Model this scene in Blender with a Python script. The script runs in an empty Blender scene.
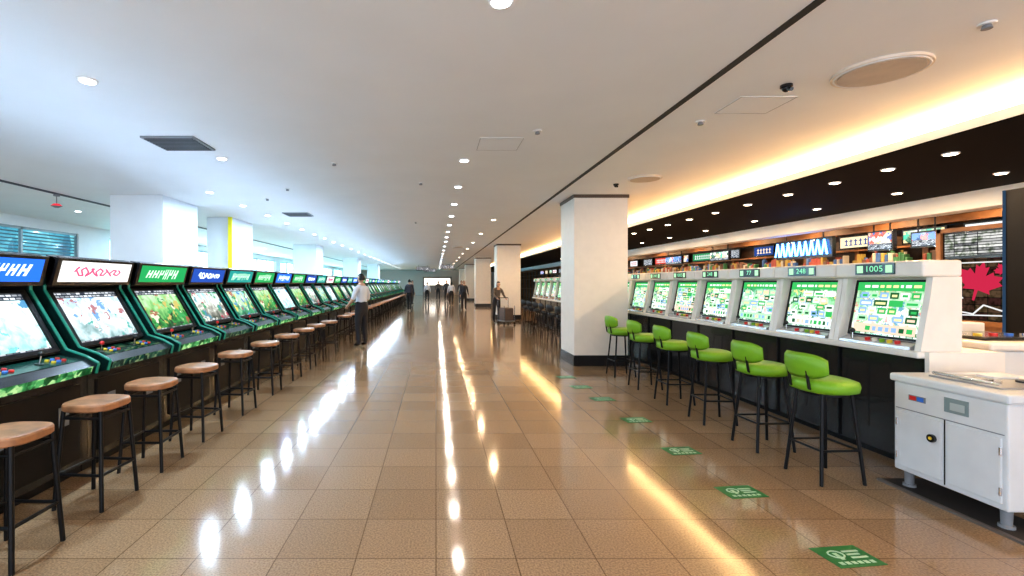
import bpy, bmesh, math, random
from mathutils import Vector, Matrix
random.seed(7)
S=bpy.context.scene
F=480.0; H=1.55; CZ=3.2
def col(o): S.collection.objects.link(o); return o
# ---------------------------------------------------------------- materials
M={}
def nt(name):
    m=bpy.data.materials.new(name); m.use_nodes=True; n=m.node_tree; n.nodes.clear()
    out=n.nodes.new('ShaderNodeOutputMaterial'); return m,n,out
def pbr(name,c,rough=.5,metal=0,var=.06,nscale=8,bump=0,coat=0,emis=None,es=0,spec=.5):
    if name in M: return M[name]
    m,n,out=nt(name); b=n.nodes.new('ShaderNodeBsdfPrincipled')
    tc=n.nodes.new('ShaderNodeTexCoord'); no=n.nodes.new('ShaderNodeTexNoise')
    no.inputs['Scale'].default_value=nscale; no.inputs['Detail'].default_value=4
    n.links.new(tc.outputs['Object'],no.inputs['Vector'])
    r=n.nodes.new('ShaderNodeValToRGB')
    r.color_ramp.elements[0].color=[max(0,x*(1-var)) for x in c]+[1]; r.color_ramp.elements[0].position=.3
    r.color_ramp.elements[1].color=[min(1,x*(1+var)) for x in c]+[1]; r.color_ramp.elements[1].position=.7
    n.links.new(no.outputs['Fac'],r.inputs['Fac']); n.links.new(r.outputs['Color'],b.inputs['Base Color'])
    b.inputs['Roughness'].default_value=rough; b.inputs['Metallic'].default_value=metal
    b.inputs['Coat Weight'].default_value=coat; b.inputs['Specular IOR Level'].default_value=spec
    if bump:
        bp=n.nodes.new('ShaderNodeBump'); bp.inputs['Strength'].default_value=bump; bp.inputs['Distance'].default_value=.01
        n.links.new(no.outputs['Fac'],bp.inputs['Height']); n.links.new(bp.outputs['Normal'],b.inputs['Normal'])
    if emis:
        b.inputs['Emission Color'].default_value=list(emis)+[1]; b.inputs['Emission Strength'].default_value=es
    n.links.new(b.outputs[0],out.inputs[0]); M[name]=m; return m
def emit(name,c,s):
    if name in M: return M[name]
    m,n,out=nt(name); e=n.nodes.new('ShaderNodeEmission'); e.inputs[0].default_value=list(c)+[1]; e.inputs[1].default_value=s
    n.links.new(e.outputs[0],out.inputs[0]); M[name]=m; return m
def screen(name,cols,s,scale=6,seed=0,kind='noise',stretch=(1,1,1)):
    """glowing display: procedural artwork"""
    m,n,out=nt(name); tc=n.nodes.new('ShaderNodeTexCoord'); mp=n.nodes.new('ShaderNodeMapping')
    mp.inputs['Location'].default_value=(seed*1.7,seed*2.3,seed*.9); mp.inputs['Scale'].default_value=stretch
    n.links.new(tc.outputs['Object'],mp.inputs['Vector'])
    no=n.nodes.new('ShaderNodeTexNoise'); no.inputs['Scale'].default_value=scale; no.inputs['Detail'].default_value=3
    no.inputs['Distortion'].default_value=.8
    n.links.new(mp.outputs[0],no.inputs['Vector'])
    vo=n.nodes.new('ShaderNodeTexVoronoi'); vo.inputs['Scale'].default_value=scale*2.2
    n.links.new(mp.outputs[0],vo.inputs['Vector'])
    mix=n.nodes.new('ShaderNodeMath'); mix.operation='MULTIPLY_ADD'; mix.inputs[1].default_value=.35
    sep=n.nodes.new('ShaderNodeSeparateColor'); n.links.new(vo.outputs['Color'],sep.inputs[0])
    n.links.new(sep.outputs[0],mix.inputs[0]); 
    sc=n.nodes.new('ShaderNodeMath'); sc.operation='MULTIPLY'; sc.inputs[1].default_value=.75
    n.links.new(no.outputs['Fac'],sc.inputs[0]); n.links.new(sc.outputs[0],mix.inputs[2])
    r=n.nodes.new('ShaderNodeValToRGB'); el=r.color_ramp.elements
    k=len(cols)
    while len(el)<k: el.new(.5)
    for i,c in enumerate(cols):
        el[i].position=.28+.48*i/(k-1); el[i].color=list(c)+[1]
    if kind=='block': r.color_ramp.interpolation='CONSTANT'
    n.links.new(mix.outputs[0],r.inputs['Fac'])
    e=n.nodes.new('ShaderNodeEmission'); e.inputs[1].default_value=s; n.links.new(r.outputs[0],e.inputs[0])
    g=n.nodes.new('ShaderNodeBsdfGlossy'); g.inputs['Roughness'].default_value=.08
    g.inputs[0].default_value=(.06,.06,.06,1)
    a=n.nodes.new('ShaderNodeAddShader'); n.links.new(e.outputs[0],a.inputs[0]); n.links.new(g.outputs[0],a.inputs[1])
    n.links.new(a.outputs[0],out.inputs[0]); M[name]=m; return m
def game(name,bands,blobs,s,z0,z1,seed=0,cell=9,mask=.52,rows=True,hud=((.02,.03,.05),(.9,.95,1))):
    """glowing video-game picture: vertical colour bands (ground..sky), coloured figures, small HUD text rows top and bottom"""
    m,n,out=nt(name); L=n.links.new; N=n.nodes.new
    tc=N('ShaderNodeTexCoord'); sp=N('ShaderNodeSeparateXYZ'); L(tc.outputs['Object'],sp.inputs[0])
    mp=N('ShaderNodeMapping'); mp.inputs['Location'].default_value=(seed*3.1,seed*1.3,seed*.7); L(tc.outputs['Object'],mp.inputs[0])
    mr=N('ShaderNodeMapRange'); mr.inputs[1].default_value=z0; mr.inputs[2].default_value=z1; L(sp.outputs[2],mr.inputs[0])
    n1=N('ShaderNodeTexNoise'); n1.inputs['Scale'].default_value=9; n1.inputs['Detail'].default_value=8; n1.inputs['Distortion'].default_value=.6; L(mp.outputs[0],n1.inputs[0])
    ad=N('ShaderNodeMath'); ad.operation='MULTIPLY_ADD'; ad.inputs[1].default_value=1.5; L(n1.outputs[0],ad.inputs[0])
    sb=N('ShaderNodeMath'); sb.operation='MULTIPLY_ADD'; sb.inputs[1].default_value=.8; sb.inputs[2].default_value=-.65; L(mr.outputs[0],sb.inputs[0]); L(sb.outputs[0],ad.inputs[2])
    r=N('ShaderNodeValToRGB'); el=r.color_ramp.elements
    while len(el)<len(bands): el.new(.5)
    for i,c in enumerate(bands): el[i].position=i/(len(bands)-1)*.96; el[i].color=list(c)+[1]
    L(ad.outputs[0],r.inputs[0])
    dn=N('ShaderNodeTexNoise'); dn.inputs['Scale'].default_value=18; dn.inputs['Detail'].default_value=4; L(mp.outputs[0],dn.inputs[0])
    dm=N('ShaderNodeMix'); dm.data_type='RGBA'; dm.blend_type='LINEAR_LIGHT'; dm.inputs[0].default_value=.09; L(mp.outputs[0],dm.inputs[6]); L(dn.outputs['Color'],dm.inputs[7])
    vo=N('ShaderNodeTexVoronoi'); vo.inputs['Scale'].default_value=cell; L(dm.outputs[2],vo.inputs['Vector'])
    sc=N('ShaderNodeSeparateColor'); L(vo.outputs['Color'],sc.inputs[0])
    r2=N('ShaderNodeValToRGB'); r2.color_ramp.interpolation='CONSTANT'; el=r2.color_ramp.elements
    while len(el)<len(blobs): el.new(.5)
    for i,c in enumerate(blobs): el[i].position=i/len(blobs); el[i].color=list(c)+[1]
    L(sc.outputs[0],r2.inputs[0])
    gt=N('ShaderNodeMath'); gt.operation='GREATER_THAN'; gt.inputs[1].default_value=mask; L(sc.outputs[1],gt.inputs[0])
    mx=N('ShaderNodeMix'); mx.data_type='RGBA'; L(gt.outputs[0],mx.inputs[0]); L(r.outputs[0],mx.inputs[6]); L(r2.outputs[0],mx.inputs[7])
    last=mx.outputs[2]
    if rows:
        cb=N('ShaderNodeCombineXYZ'); L(sp.outputs[1],cb.inputs[0]); L(sp.outputs[2],cb.inputs[1])
        b=N('ShaderNodeTexBrick'); b.offset=.37; b.inputs['Scale'].default_value=1; b.inputs['Brick Width'].default_value=.055; b.inputs['Row Height'].default_value=.024
        b.inputs['Mortar Size'].default_value=.005; b.inputs['Color1'].default_value=list(hud[1])+[1]; b.inputs['Color2'].default_value=list(hud[0])+[1]; b.inputs['Mortar'].default_value=list(hud[0])+[1]
        L(cb.outputs[0],b.inputs['Vector'])
        pp=N('ShaderNodeMath'); pp.operation='SUBTRACT'; pp.inputs[1].default_value=.5; L(mr.outputs[0],pp.inputs[0])
        ab=N('ShaderNodeMath'); ab.operation='ABSOLUTE'; L(pp.outputs[0],ab.inputs[0])
        g2=N('ShaderNodeMath'); g2.operation='GREATER_THAN'; g2.inputs[1].default_value=.40; L(ab.outputs[0],g2.inputs[0])
        mx2=N('ShaderNodeMix'); mx2.data_type='RGBA'; L(g2.outputs[0],mx2.inputs[0]); L(last,mx2.inputs[6]); L(b.outputs['Color'],mx2.inputs[7]); last=mx2.outputs[2]
    e=N('ShaderNodeEmission'); e.inputs[1].default_value=s; L(last,e.inputs[0])
    g=N('ShaderNodeBsdfGlossy'); g.inputs['Roughness'].default_value=.1; g.inputs[0].default_value=(.06,.06,.06,1)
    a=N('ShaderNodeAddShader'); L(e.outputs[0],a.inputs[0]); L(g.outputs[0],a.inputs[1]); L(a.outputs[0],out.inputs[0]); M[name]=m; return m
def cards(name,c1,c2,mort,s,w,h,plane='yz',seed=0):
    """glowing display with rows of little pictures"""
    m,n,out=nt(name); tc=n.nodes.new('ShaderNodeTexCoord'); sp=n.nodes.new('ShaderNodeSeparateXYZ'); cb=n.nodes.new('ShaderNodeCombineXYZ')
    n.links.new(tc.outputs['Object'],sp.inputs[0]); n.links.new(sp.outputs[1],cb.inputs[0]); n.links.new(sp.outputs[2],cb.inputs[1])
    b=n.nodes.new('ShaderNodeTexBrick'); b.inputs['Color1'].default_value=list(c1)+[1]; b.inputs['Color2'].default_value=list(c2)+[1]
    b.inputs['Mortar'].default_value=list(mort)+[1]; b.inputs['Scale'].default_value=1; b.inputs['Brick Width'].default_value=w
    b.inputs['Row Height'].default_value=h; b.inputs['Mortar Size'].default_value=.006; b.offset=.0
    n.links.new(cb.outputs[0],b.inputs['Vector'])
    no=n.nodes.new('ShaderNodeTexNoise'); no.inputs['Scale'].default_value=14+seed; no.inputs['Detail'].default_value=2; n.links.new(tc.outputs['Object'],no.inputs['Vector'])
    r=n.nodes.new('ShaderNodeValToRGB'); r.color_ramp.elements[0].color=(.25,.3,.2,1); r.color_ramp.elements[0].position=.34
    r.color_ramp.elements[1].color=(1.0,1,.9,1); r.color_ramp.elements[1].position=.55
    n.links.new(no.outputs['Fac'],r.inputs[0])
    mx=n.nodes.new('ShaderNodeMix'); mx.data_type='RGBA'; mx.blend_type='MULTIPLY'; mx.inputs[0].default_value=1
    n.links.new(b.outputs['Color'],mx.inputs[6]); n.links.new(r.outputs[0],mx.inputs[7])
    e=n.nodes.new('ShaderNodeEmission'); e.inputs[1].default_value=s; n.links.new(mx.outputs[2],e.inputs[0]); n.links.new(e.outputs[0],out.inputs[0])
    M[name]=m; return m
# ---------------------------------------------------------------- mesh builder
def textgeo(body,size,shear=0):
    cu=bpy.data.curves.new('t','FONT'); cu.body=body; cu.size=size; cu.align_x='CENTER'; cu.align_y='CENTER'; cu.shear=shear; cu.resolution_u=3
    ob=bpy.data.objects.new('t',cu); col(ob); dg=bpy.context.evaluated_depsgraph_get()
    me=bpy.data.meshes.new_from_object(ob.evaluated_get(dg)); r=([v.co.copy() for v in me.vertices],[list(p.vertices) for p in me.polygons])
    bpy.data.objects.remove(ob); return r
class MB:
    def __init__(s): s.v=[];s.f=[];s.mi=[];s.mats=[];s.sm=[]
    def mat(s,m):
        if m not in s.mats: s.mats.append(m)
        return s.mats.index(m)
    def add(s,vs,fs,m,smooth=False):
        o=len(s.v); s.v+=[tuple(v) for v in vs]; k=s.mat(m)
        for f in fs: s.f.append([o+i for i in f]); s.mi.append(k); s.sm.append(smooth)
    def text(s,body,size,org,ux,uy,m,shear=0):
        vs,fs=textgeo(body,size,shear); org=Vector(org);ux=Vector(ux);uy=Vector(uy).normalized(); s.add([org+ux*v.x+uy*v.y for v in vs],fs,m)
    def box(s,x0,x1,y0,y1,z0,z1,m):
        vs=[(x,y,z) for x in(x0,x1) for y in(y0,y1) for z in(z0,z1)]
        s.add(vs,[(0,1,3,2),(4,6,7,5),(0,4,5,1),(2,3,7,6),(0,2,6,4),(1,5,7,3)],m)
    def bbox(s,x0,x1,y0,y1,z0,z1,m,b=.01,seg=2):
        bm=bmesh.new(); bmesh.ops.create_cube(bm,size=1)
        for v in bm.verts: v.co=Vector(((x0+x1)/2+v.co.x*(x1-x0),(y0+y1)/2+v.co.y*(y1-y0),(z0+z1)/2+v.co.z*(z1-z0)))
        bmesh.ops.bevel(bm,geom=bm.edges[:],offset=b,segments=seg,profile=.5,affect='EDGES')
        s.bm(bm,m,False)
    def bm(s,bm,m,smooth=False,xf=None):
        bm.verts.ensure_lookup_table(); 
        for i,v in enumerate(bm.verts): v.index=i
        s.add([(xf@v.co if xf else v.co) for v in bm.verts],[[v.index for v in f.verts] for f in bm.faces],m,smooth); bm.free()
    def prism(s,prof,y0,y1,m):  # prof in xz
        n=len(prof); vs=[(p[0],y0,p[1]) for p in prof]+[(p[0],y1,p[1]) for p in prof]
        fs=[list(range(n)),list(range(2*n-1,n-1,-1))]+[(i,i+n,(i+1)%n+n,(i+1)%n) for i in range(n)]
        s.add(vs,fs,m)
    def quad(s,a,b,c,d,m): s.add([a,b,c,d],[(0,1,2,3)],m)
    def cyl(s,p0,p1,r,m,seg=10,r2=None,smooth=True):
        p0=Vector(p0);p1=Vector(p1); r2=r if r2 is None else r2
        d=(p1-p0).normalized(); u=d.orthogonal().normalized(); w=d.cross(u)
        vs=[]
        for p,rr in((p0,r),(p1,r2)):
            for i in range(seg):
                a=2*math.pi*i/seg; vs.append(p+u*math.cos(a)*rr+w*math.sin(a)*rr)
        s.add(vs,[(i,(i+1)%seg,(i+1)%seg+seg,i+seg) for i in range(seg)],m,smooth)
        s.add(vs[:seg],[list(range(seg-1,-1,-1))],m); s.add(vs[seg:],[list(range(seg))],m)
    def tube(s,pts,r,m,seg=8,closed=False):
        n=len(pts)
        for i in range(n if closed else n-1): s.cyl(pts[i],pts[(i+1)%n],r,m,seg)
    def sph(s,c,r,m,sc=(1,1,1),u=14,v=8):
        bm=bmesh.new(); bmesh.ops.create_uvsphere(bm,u_segments=u,v_segments=v,radius=r)
        for k in bm.verts: k.co=Vector((c[0]+k.co.x*sc[0],c[1]+k.co.y*sc[1],c[2]+k.co.z*sc[2]))
        s.bm(bm,m,True)
    def mesh(s,name):
        me=bpy.data.meshes.new(name); me.from_pydata(s.v,[],s.f)
        for m in s.mats: me.materials.append(m)
        me.polygons.foreach_set('material_index',s.mi); me.polygons.foreach_set('use_smooth',s.sm)
        me.update(); bm=bmesh.new(); bm.from_mesh(me); bmesh.ops.recalc_face_normals(bm,faces=bm.faces[:]); bm.to_mesh(me); bm.free()
        return me
    def obj(s,name,loc=(0,0,0),rz=0):
        return place(name,s.mesh(name),loc,rz)
def place(name,me,loc=(0,0,0),rz=0,parent=None):
    o=bpy.data.objects.new(name,me); o.location=loc; o.rotation_euler[2]=rz; col(o)
    if parent: o.parent=parent
    return o
# ---------------------------------------------------------------- common mats
black=pbr('black_gloss',(.012,.012,.014),.25,var=.2,coat=.3)
blackm=pbr('black_metal',(.015,.015,.017),.4,.6)
white=pbr('white_laminate',(.84,.80,.75),.3,var=.03)
whitep=pbr('white_paint',(.80,.84,.88),.6,var=.02,nscale=3)
ceilm=pbr('ceiling_paint',(.88,.895,.91),.75,var=.015,nscale=1.5)
chrome=pbr('chrome',(.7,.7,.72),.15,1)
green_lime=pbr('lime_vinyl',(.19,.42,.02),.4,var=.06)
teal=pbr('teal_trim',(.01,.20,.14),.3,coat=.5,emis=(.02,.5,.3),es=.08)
cheek=pbr('dark_teal_cheek',(.006,.028,.024),.22,var=.15,coat=.5)
grey=pbr('grey_plastic',(.25,.26,.28),.45)
# ---------------------------------------------------------------- floor material
m,n,out=nt('polished_terrazzo_tile'); b=n.nodes.new('ShaderNodeBsdfPrincipled'); tc=n.nodes.new('ShaderNodeTexCoord')
br=n.nodes.new('ShaderNodeTexBrick'); br.offset=0; br.inputs['Scale'].default_value=1; br.inputs['Brick Width'].default_value=.45; br.inputs['Row Height'].default_value=.45
br.inputs['Mortar Size'].default_value=.0035; br.inputs['Color1'].default_value=(.31,.205,.12,1); br.inputs['Color2'].default_value=(.38,.26,.158,1); br.inputs['Mortar'].default_value=(.17,.108,.06,1)
n.links.new(tc.outputs['Object'],br.inputs['Vector'])
no=n.nodes.new('ShaderNodeTexNoise'); no.inputs['Scale'].default_value=90; no.inputs['Detail'].default_value=3; n.links.new(tc.outputs['Object'],no.inputs['Vector'])
r=n.nodes.new('ShaderNodeValToRGB'); r.color_ramp.elements[0].color=(.62,.6,.58,1); r.color_ramp.elements[0].position=.35; r.color_ramp.elements[1].color=(1.15,1.12,1.08,1); r.color_ramp.elements[1].position=.62
n.links.new(no.outputs[0],r.inputs[0]); mx=n.nodes.new('ShaderNodeMix'); mx.data_type='RGBA'; mx.blend_type='MULTIPLY'; mx.inputs[0].default_value=.8
n.links.new(br.outputs['Color'],mx.inputs[6]); n.links.new(r.outputs[0],mx.inputs[7]); n.links.new(mx.outputs[2],b.inputs['Base Color'])
n2=n.nodes.new('ShaderNodeTexNoise'); n2.inputs['Scale'].default_value=1.2; n2.inputs['Detail'].default_value=4; n.links.new(tc.outputs['Object'],n2.inputs['Vector'])
mr=n.nodes.new('ShaderNodeMapRange'); mr.inputs[3].default_value=.05; mr.inputs[4].default_value=.15; n.links.new(n2.outputs[0],mr.inputs[0]); n.links.new(mr.outputs[0],b.inputs['Roughness'])
b.inputs['IOR'].default_value=1.52
bp=n.nodes.new('ShaderNodeBump'); bp.inputs['Strength'].default_value=.14
n3=n.nodes.new('ShaderNodeTexNoise'); n3.inputs['Scale'].default_value=5; n.links.new(tc.outputs['Object'],n3.inputs['Vector'])
bp.inputs['Distance'].default_value=.007; n.links.new(n3.outputs[0],bp.inputs['Height']); n.links.new(bp.outputs[0],b.inputs['Normal'])
n.links.new(b.outputs[0],out.inputs[0]); floorm=m
# ---------------------------------------------------------------- room shell
Y0,Y1=-3.0,62.0
def boxobj(name,*a): q=MB(); q.box(*a); return q.obj(name)
boxobj('floor',-10.4,10.6,Y0,Y1+.2,-.1,0,floorm)
boxobj('ceiling',-10.2,5.9,Y0,Y1,CZ,CZ+.1,ceilm)
dark=pbr('black_ceiling',(.005,.005,.005),.8,spec=.15)
q=MB(); q.box(4.99,5.06,Y0,Y1,2.99,3.08,whitep); q.box(5.06,5.9,Y0,Y1,3.0,3.02,whitep); q.box(5.0,10.2,Y0,Y1,2.975,2.995,dark); q.box(5.85,10.2,Y0,Y1,3.0,3.3,dark); q.obj('ceiling_dark')
q=MB(); q.box(5.20,5.27,Y0,Y1,3.02,3.08,emit('cove_glow',(1,.57,.22),105)); q.obj('cove_light')
boxobj('beam_shopfront',8.3,8.65,Y0,Y1,2.70,2.974,whitep)
q=MB(); q.box(2.21,2.27,Y0,Y1,CZ-.006,CZ,pbr('dark_slot',(.03,.03,.03),.6)); q.obj('trim_ceiling_slot')
q=MB(); q.box(-6.97,-6.94,Y0,Y1,CZ-.03,CZ,pbr('rail_grey',(.12,.12,.14),.5)); q.obj('ceiling_track')
wend=pbr('end_wall_paint',(.62,.55,.5),.7)
boxobj('wall_back',-10.2,10.2,Y1,Y1+.2,0,CZ+.1,wend)
# left wall with windows
q=MB(); X=-10.2
spans=[(2.2,7.2),(8.2,13.7),(15.0,19.5)]; yy=20.5
while yy<Y1-6: spans.append((yy,yy+4.5)); yy+=5.5
q.box(X-.2,X,Y0,Y1,0,.9,whitep); q.box(X-.2,X,Y0,Y1,2.95,CZ+.1,whitep)
prev=Y0
for a,c in spans+[(Y1,Y1)]:
    q.box(X-.2,X,prev,a,.9,2.95,whitep); prev=c
q.obj('wall_left')
wglow=[screen('window_view_night',[(.02,.08,.14),(.04,.18,.26),(.08,.30,.38),(.15,.4,.45)],1.6,1.3,1),
       screen('window_view_bright',[(.10,.60,.50),(.22,.65,.80),(.4,.75,.95),(.6,.9,1)],8,.5,2)]
frame=pbr('window_frame',(.35,.42,.45),.4,.3); slat=pbr('blind_slat',(.10,.22,.27),.5)
for i,(a,c) in enumerate(spans):
    q=MB(); w=wglow[0] if i<2 else wglow[1]
    q.box(X-.16,X-.14,a,c,.9,2.95,w)
    for t in range(4):
        ym=a+(c-a)*t/3; q.box(X-.1,X-.04,max(a,ym-.03),min(c,ym+.03),.9,2.95,frame)
    q.box(X-.1,X-.04,a,c,.9,.96,frame); q.box(X-.1,X-.04,a,c,2.89,2.95,frame)
    if i<2:
        for s_ in range(22): 
            z=.98+s_*.087; q.box(X-.135,X-.105,a+.03,c-.03,z,z+.03,slat)
    q.obj('window_%d'%(i+1))
boxobj('baseboard_left',X,X+.03,Y0,Y1,0,.12,black)
# right shop wall
wood=pbr('dark_wood',(.24,.11,.045),.45,var=.35,nscale=3); dbr=pbr('dark_brown_wall',(.06,.035,.022),.5,var=.3)
boxobj('wall_right',10.2,10.4,Y0,Y1,0,CZ+.1,dbr)
q=MB()
y=Y0
while y<Y1:
    q.box(10.05,10.2,y,y+.12,0,2.97,wood); y+=1.6
q.box(9.95,10.2,Y0,Y1,2.3,2.34,wood); q.box(9.8,10.2,Y0,Y1,1.9,1.94,wood); q.box(10.0,10.2,Y0,Y1,.9,.98,wood); q.box(9.9,10.2,Y0,Y1,2.72,2.86,wood)
q.obj('trim_wood_lattice')
pm=[game('poster_a',[(.6,.5,.4),(.9,.85,.7),(.3,.1,.05)],[(.8,.15,.1),(.95,.8,.2),(.1,.2,.5),(.9,.9,.9)],1.2,2.3,2.7,1,9,.4),
    game('poster_b',[(.02,.05,.15),(.1,.25,.6),(.6,.8,1)],[(.9,.9,1),(.2,.4,.9),(.9,.3,.3)],1.2,2.3,2.7,2,9,.5),
    game('poster_c',[(.05,.01,.02),(.4,.05,.08),(.8,.3,.25)],[(.9,.2,.3),(.95,.85,.7),(.2,.05,.1)],1.2,1.0,1.8,3,7,.5),
    game('poster_d',[(.25,.1,.04),(.8,.5,.2),(.95,.85,.6)],[(.9,.6,.1),(.1,.35,.2),(.95,.95,.9),(.5,.1,.05)],1.2,1.0,1.8,4,8,.45),
    game('poster_e',[(.03,.02,.01),(.1,.3,.2),(.7,.8,.6)],[(.1,.6,.4),(.9,.75,.4),(.9,.9,.9)],1.2,2.3,2.7,5,8,.5)]
signc=[emit('sign_cream',(1,.8,.5),1.1),emit('sign_red',(.7,.08,.06),1.0),emit('sign_navy',(.03,.08,.3),1),emit('sign_white',(.9,.92,.95),1.0),emit('sign_green',(.04,.3,.12),1)]
y=3.0;i=0
while y<45:
    w=random.choice([.9,1.2,1.3])
    bg_=signc[i%5]; fg=signc[[2,3,0,1,3][i%5]]
    q=MB(); q.box(10.0,10.04,y,y+w,2.37,2.68,black); q.box(9.99,10.0,y+.04,y+w-.04,2.40,2.65,bg_ if i%2 else pm[i%5])
    if i%2:
        for k in range(int((w-.2)/.13)):   # simple strokes standing for lettering
            yy=y+.12+k*.13; q.box(9.984,9.99,yy,yy+.09,2.45,2.47,fg); q.box(9.984,9.99,yy+.03,yy+.055,2.45,2.60,fg); q.box(9.984,9.99,yy,yy+.09,2.55,2.57,fg)
    q.obj('shop_sign')
    q=MB(); q.box(10.0,10.04,y,y+w,1.05,1.75,black); q.box(9.99,10.0,y+.04,y+w-.04,1.1,1.7,pm[(i*2+2)%5]); q.obj('shop_poster')
    y+=1.6;i+=1
gm=[pbr('merch_%d'%i,c,.5,emis=c,es=.05) for i,c in enumerate([(.35,.08,.06),(.45,.32,.08),(.06,.15,.4),(.5,.48,.42),(.06,.22,.1),(.2,.10,.07),(.12,.07,.05)])]  # faint self-glow in each colour stands in for light on the goods
q=MB(); y=3.0
while y<40:
    if ((y-Y0)%1.6)>.16 and ((y-Y0)%1.6)<1.5:
        hh=random.uniform(.12,.3); w=random.uniform(.06,.13); q.bbox(9.85,9.85+.12,y,y+w*.9,1.941,1.941+hh,random.choice(gm),.01,1)
        if random.random()<.6: q.cyl((9.91,y+w*.45,1.94+hh),(9.91,y+w*.45,1.94+hh+.05),w*.3,random.choice(gm),10)
        y+=w
    else: y+=.1
q.obj('shelf_merchandise')
neon=emit('neon_blue',(.12,.38,1),8)
q=MB(); q.box(9.0,9.08,10.9,12.7,2.15,2.62,black)
for i in range(9):
    yy=11.0+i*.19
    q.cyl((8.96,yy,2.22),(8.96,yy+.08,2.56),.022,neon); q.cyl((8.96,yy+.08,2.56),(8.96,yy+.15,2.22),.016,neon)
q.cyl((9.04,11.2,2.62),(9.04,11.2,2.975),.015,black); q.cyl((9.04,12.4,2.62),(9.04,12.4,2.975),.015,black)
q.obj('neon_sign')
def hang_sign(x,y,w,z0,z1,m):
    q=MB(); q.box(x,x+.08,y,y+w,z0,z1,black); q.box(x-.01,x,y+.03,y+w-.03,z0+.03,z1-.03,m)
    q.cyl((x+.04,y+.1,z1),(x+.04,y+.1,2.975),.012,black); q.cyl((x+.04,y+w-.1,z1),(x+.04,y+w-.1,2.975),.012,black); q.obj('hanging_sign')
hang_sign(8.9,9.35,.55,2.2,2.6,pm[0]); hang_sign(8.9,8.5,.5,2.2,2.5,pm[1]); hang_sign(8.9,14.6,1.0,2.25,2.55,pm[4]); hang_sign(8.9,17.4,1.2,2.25,2.55,pm[1])
q=MB(); q.box(8.7,9.3,7.0,8.3,0,.9,wood); q.box(8.7,9.3,7.0,8.3,.9,2.45,black)
for a in ((6.98,7.06),(8.24,8.32)): q.box(8.66,8.7,a[0],a[1],0,2.47,wood)
q.box(8.66,8.7,7.0,8.3,.86,.94,wood); q.box(8.66,8.7,7.0,8.3,2.40,2.47,wood)
q.box(8.69,8.7,7.10,8.2,2.0,2.37,cards('menu_board',(.8,.8,.85),(.15,.15,.18),(.01,.01,.015),1.1,.35,.045))
q.box(8.69,8.7,7.10,8.2,.97,1.95,cards('display_black',(.05,.02,.02),(.12,.08,.05),(.01,.01,.01),1,.18,.12))
lw=emit('line_white',(.75,.75,.75),1); leaf=emit('leaf_red',(.55,.03,.08),.95)
def lf(cy,cz,sx,rot):
    half=[(0,.40),(.05,.28),(.11,.31),(.09,.14),(.19,.23),(.22,.17),(.36,.18),(.31,.08),(.38,.03),(.20,-.10),(.23,-.17),(.03,-.14),(.02,-.34)]
    pts=half+[(-x,z) for x,z in half[::-1][:-1]]; nn=len(pts); c_,s_=math.cos(rot),math.sin(rot)
    q.add([(8.675,cy+sx*(x*c_-z*s_),cz+sx*(x*s_+z*c_)) for x,z in pts]+[(8.675,cy,cz)],[(i,(i+1)%nn,nn) for i in range(nn)],leaf)
lf(7.68,1.56,.88,.25); lf(7.35,1.75,.3,-.5); lf(8.0,1.2,.28,1)
q.tube([(8.67,7.15,1.35),(8.67,7.35,1.12),(8.67,7.6,1.2),(8.67,7.75,1.05),(8.67,8.1,1.1)],.012,lw); q.tube([(8.67,7.2,1.05),(8.67,8.1,1.02)],.010,lw); q.tube([(8.67,7.9,1.3),(8.67,8.12,1.5),(8.67,8.12,1.85)],.010,lw); q.tube([(8.67,7.15,1.88),(8.67,8.12,1.88)],.010,lw)
q.obj('display_case')
# ---------------------------------------------------------------- columns
colw=pbr('column_white',(.84,.80,.75),.45,var=.02)
def column(x0,x1,y0,y1):
    q=MB(); q.box(x0,x1,y0,y1,0,CZ,colw); q.box(x0-.015,x1+.015,y0-.015,y1+.015,0,.2,black)
    q.box(x0-.02,x1+.02,y0-.02,y1+.02,CZ-.06,CZ,pbr('bronze_trim',(.10,.07,.05),.4)); return q.obj('column')
for y in (8.96,20.3,31.3,42.3,53): column(2.58,3.58,y,y+.95)
for y,x0,x1 in ((9.0,-6.11,-5.12),(20.5,-6.1,-5.12),(31.5,-6.1,-5.12),(42.5,-6.1,-5.12)):
    q=MB(); q.box(x0,x1,y,y+1.3,0,CZ,whitep); q.box(x0-.01,x1+.01,y-.01,y+1.31,0,.15,black); q.obj('column')
q=MB(); q.box(-5.75,-5.12,12.05,13.4,0,CZ,whitep); q.box(-5.2,-5.11,12.0,12.05,0,CZ,pbr('yellow_strip',(.85,.75,.03),.5,emis=(.9,.8,.02),es=.1)); q.obj('column')
# ---------------------------------------------------------------- downlights
rim=pbr('downlight_rim',(.8,.8,.8),.4)
def dl_mesh(name,r,m):
    q=MB(); q.cyl((0,0,-.012),(0,0,0),r*1.35,rim,20); q.cyl((0,0,-.018),(0,0,-.0121),r,m,20); return q.mesh(name)
dlc=dl_mesh('dl_c',.055,emit('lamp_cool',(.85,.93,1),12)); dlw=dl_mesh('dl_w',.055,emit('lamp_warm',(1,.82,.6),12))
LD={}
def downlight(x,y,z,cool=True,P=22,sz=.11):
    o=place('downlight',dlc if cool else dlw,(x,y,z))
    key=(cool,P,sz)
    if key not in LD:
        L=bpy.data.lights.new('lamp','AREA'); L.shape='DISK'; L.size=sz; L.energy=P; L.color=(.60,.80,1) if cool is True else ((1,.88,.74) if cool=='n' else (1,.68,.38)); LD[key]=L
    l=bpy.data.objects.new('lamp',LD[key]); l.location=(0,0,-.03); l.parent=o; col(l)
for y in [2.8,6.44,8.2,10,11.8,13.6,15.4,17.2,19]+[21.5+2.6*i for i in range(14)]:
    downlight(.38,y,CZ,'n',10,.09)
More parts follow.
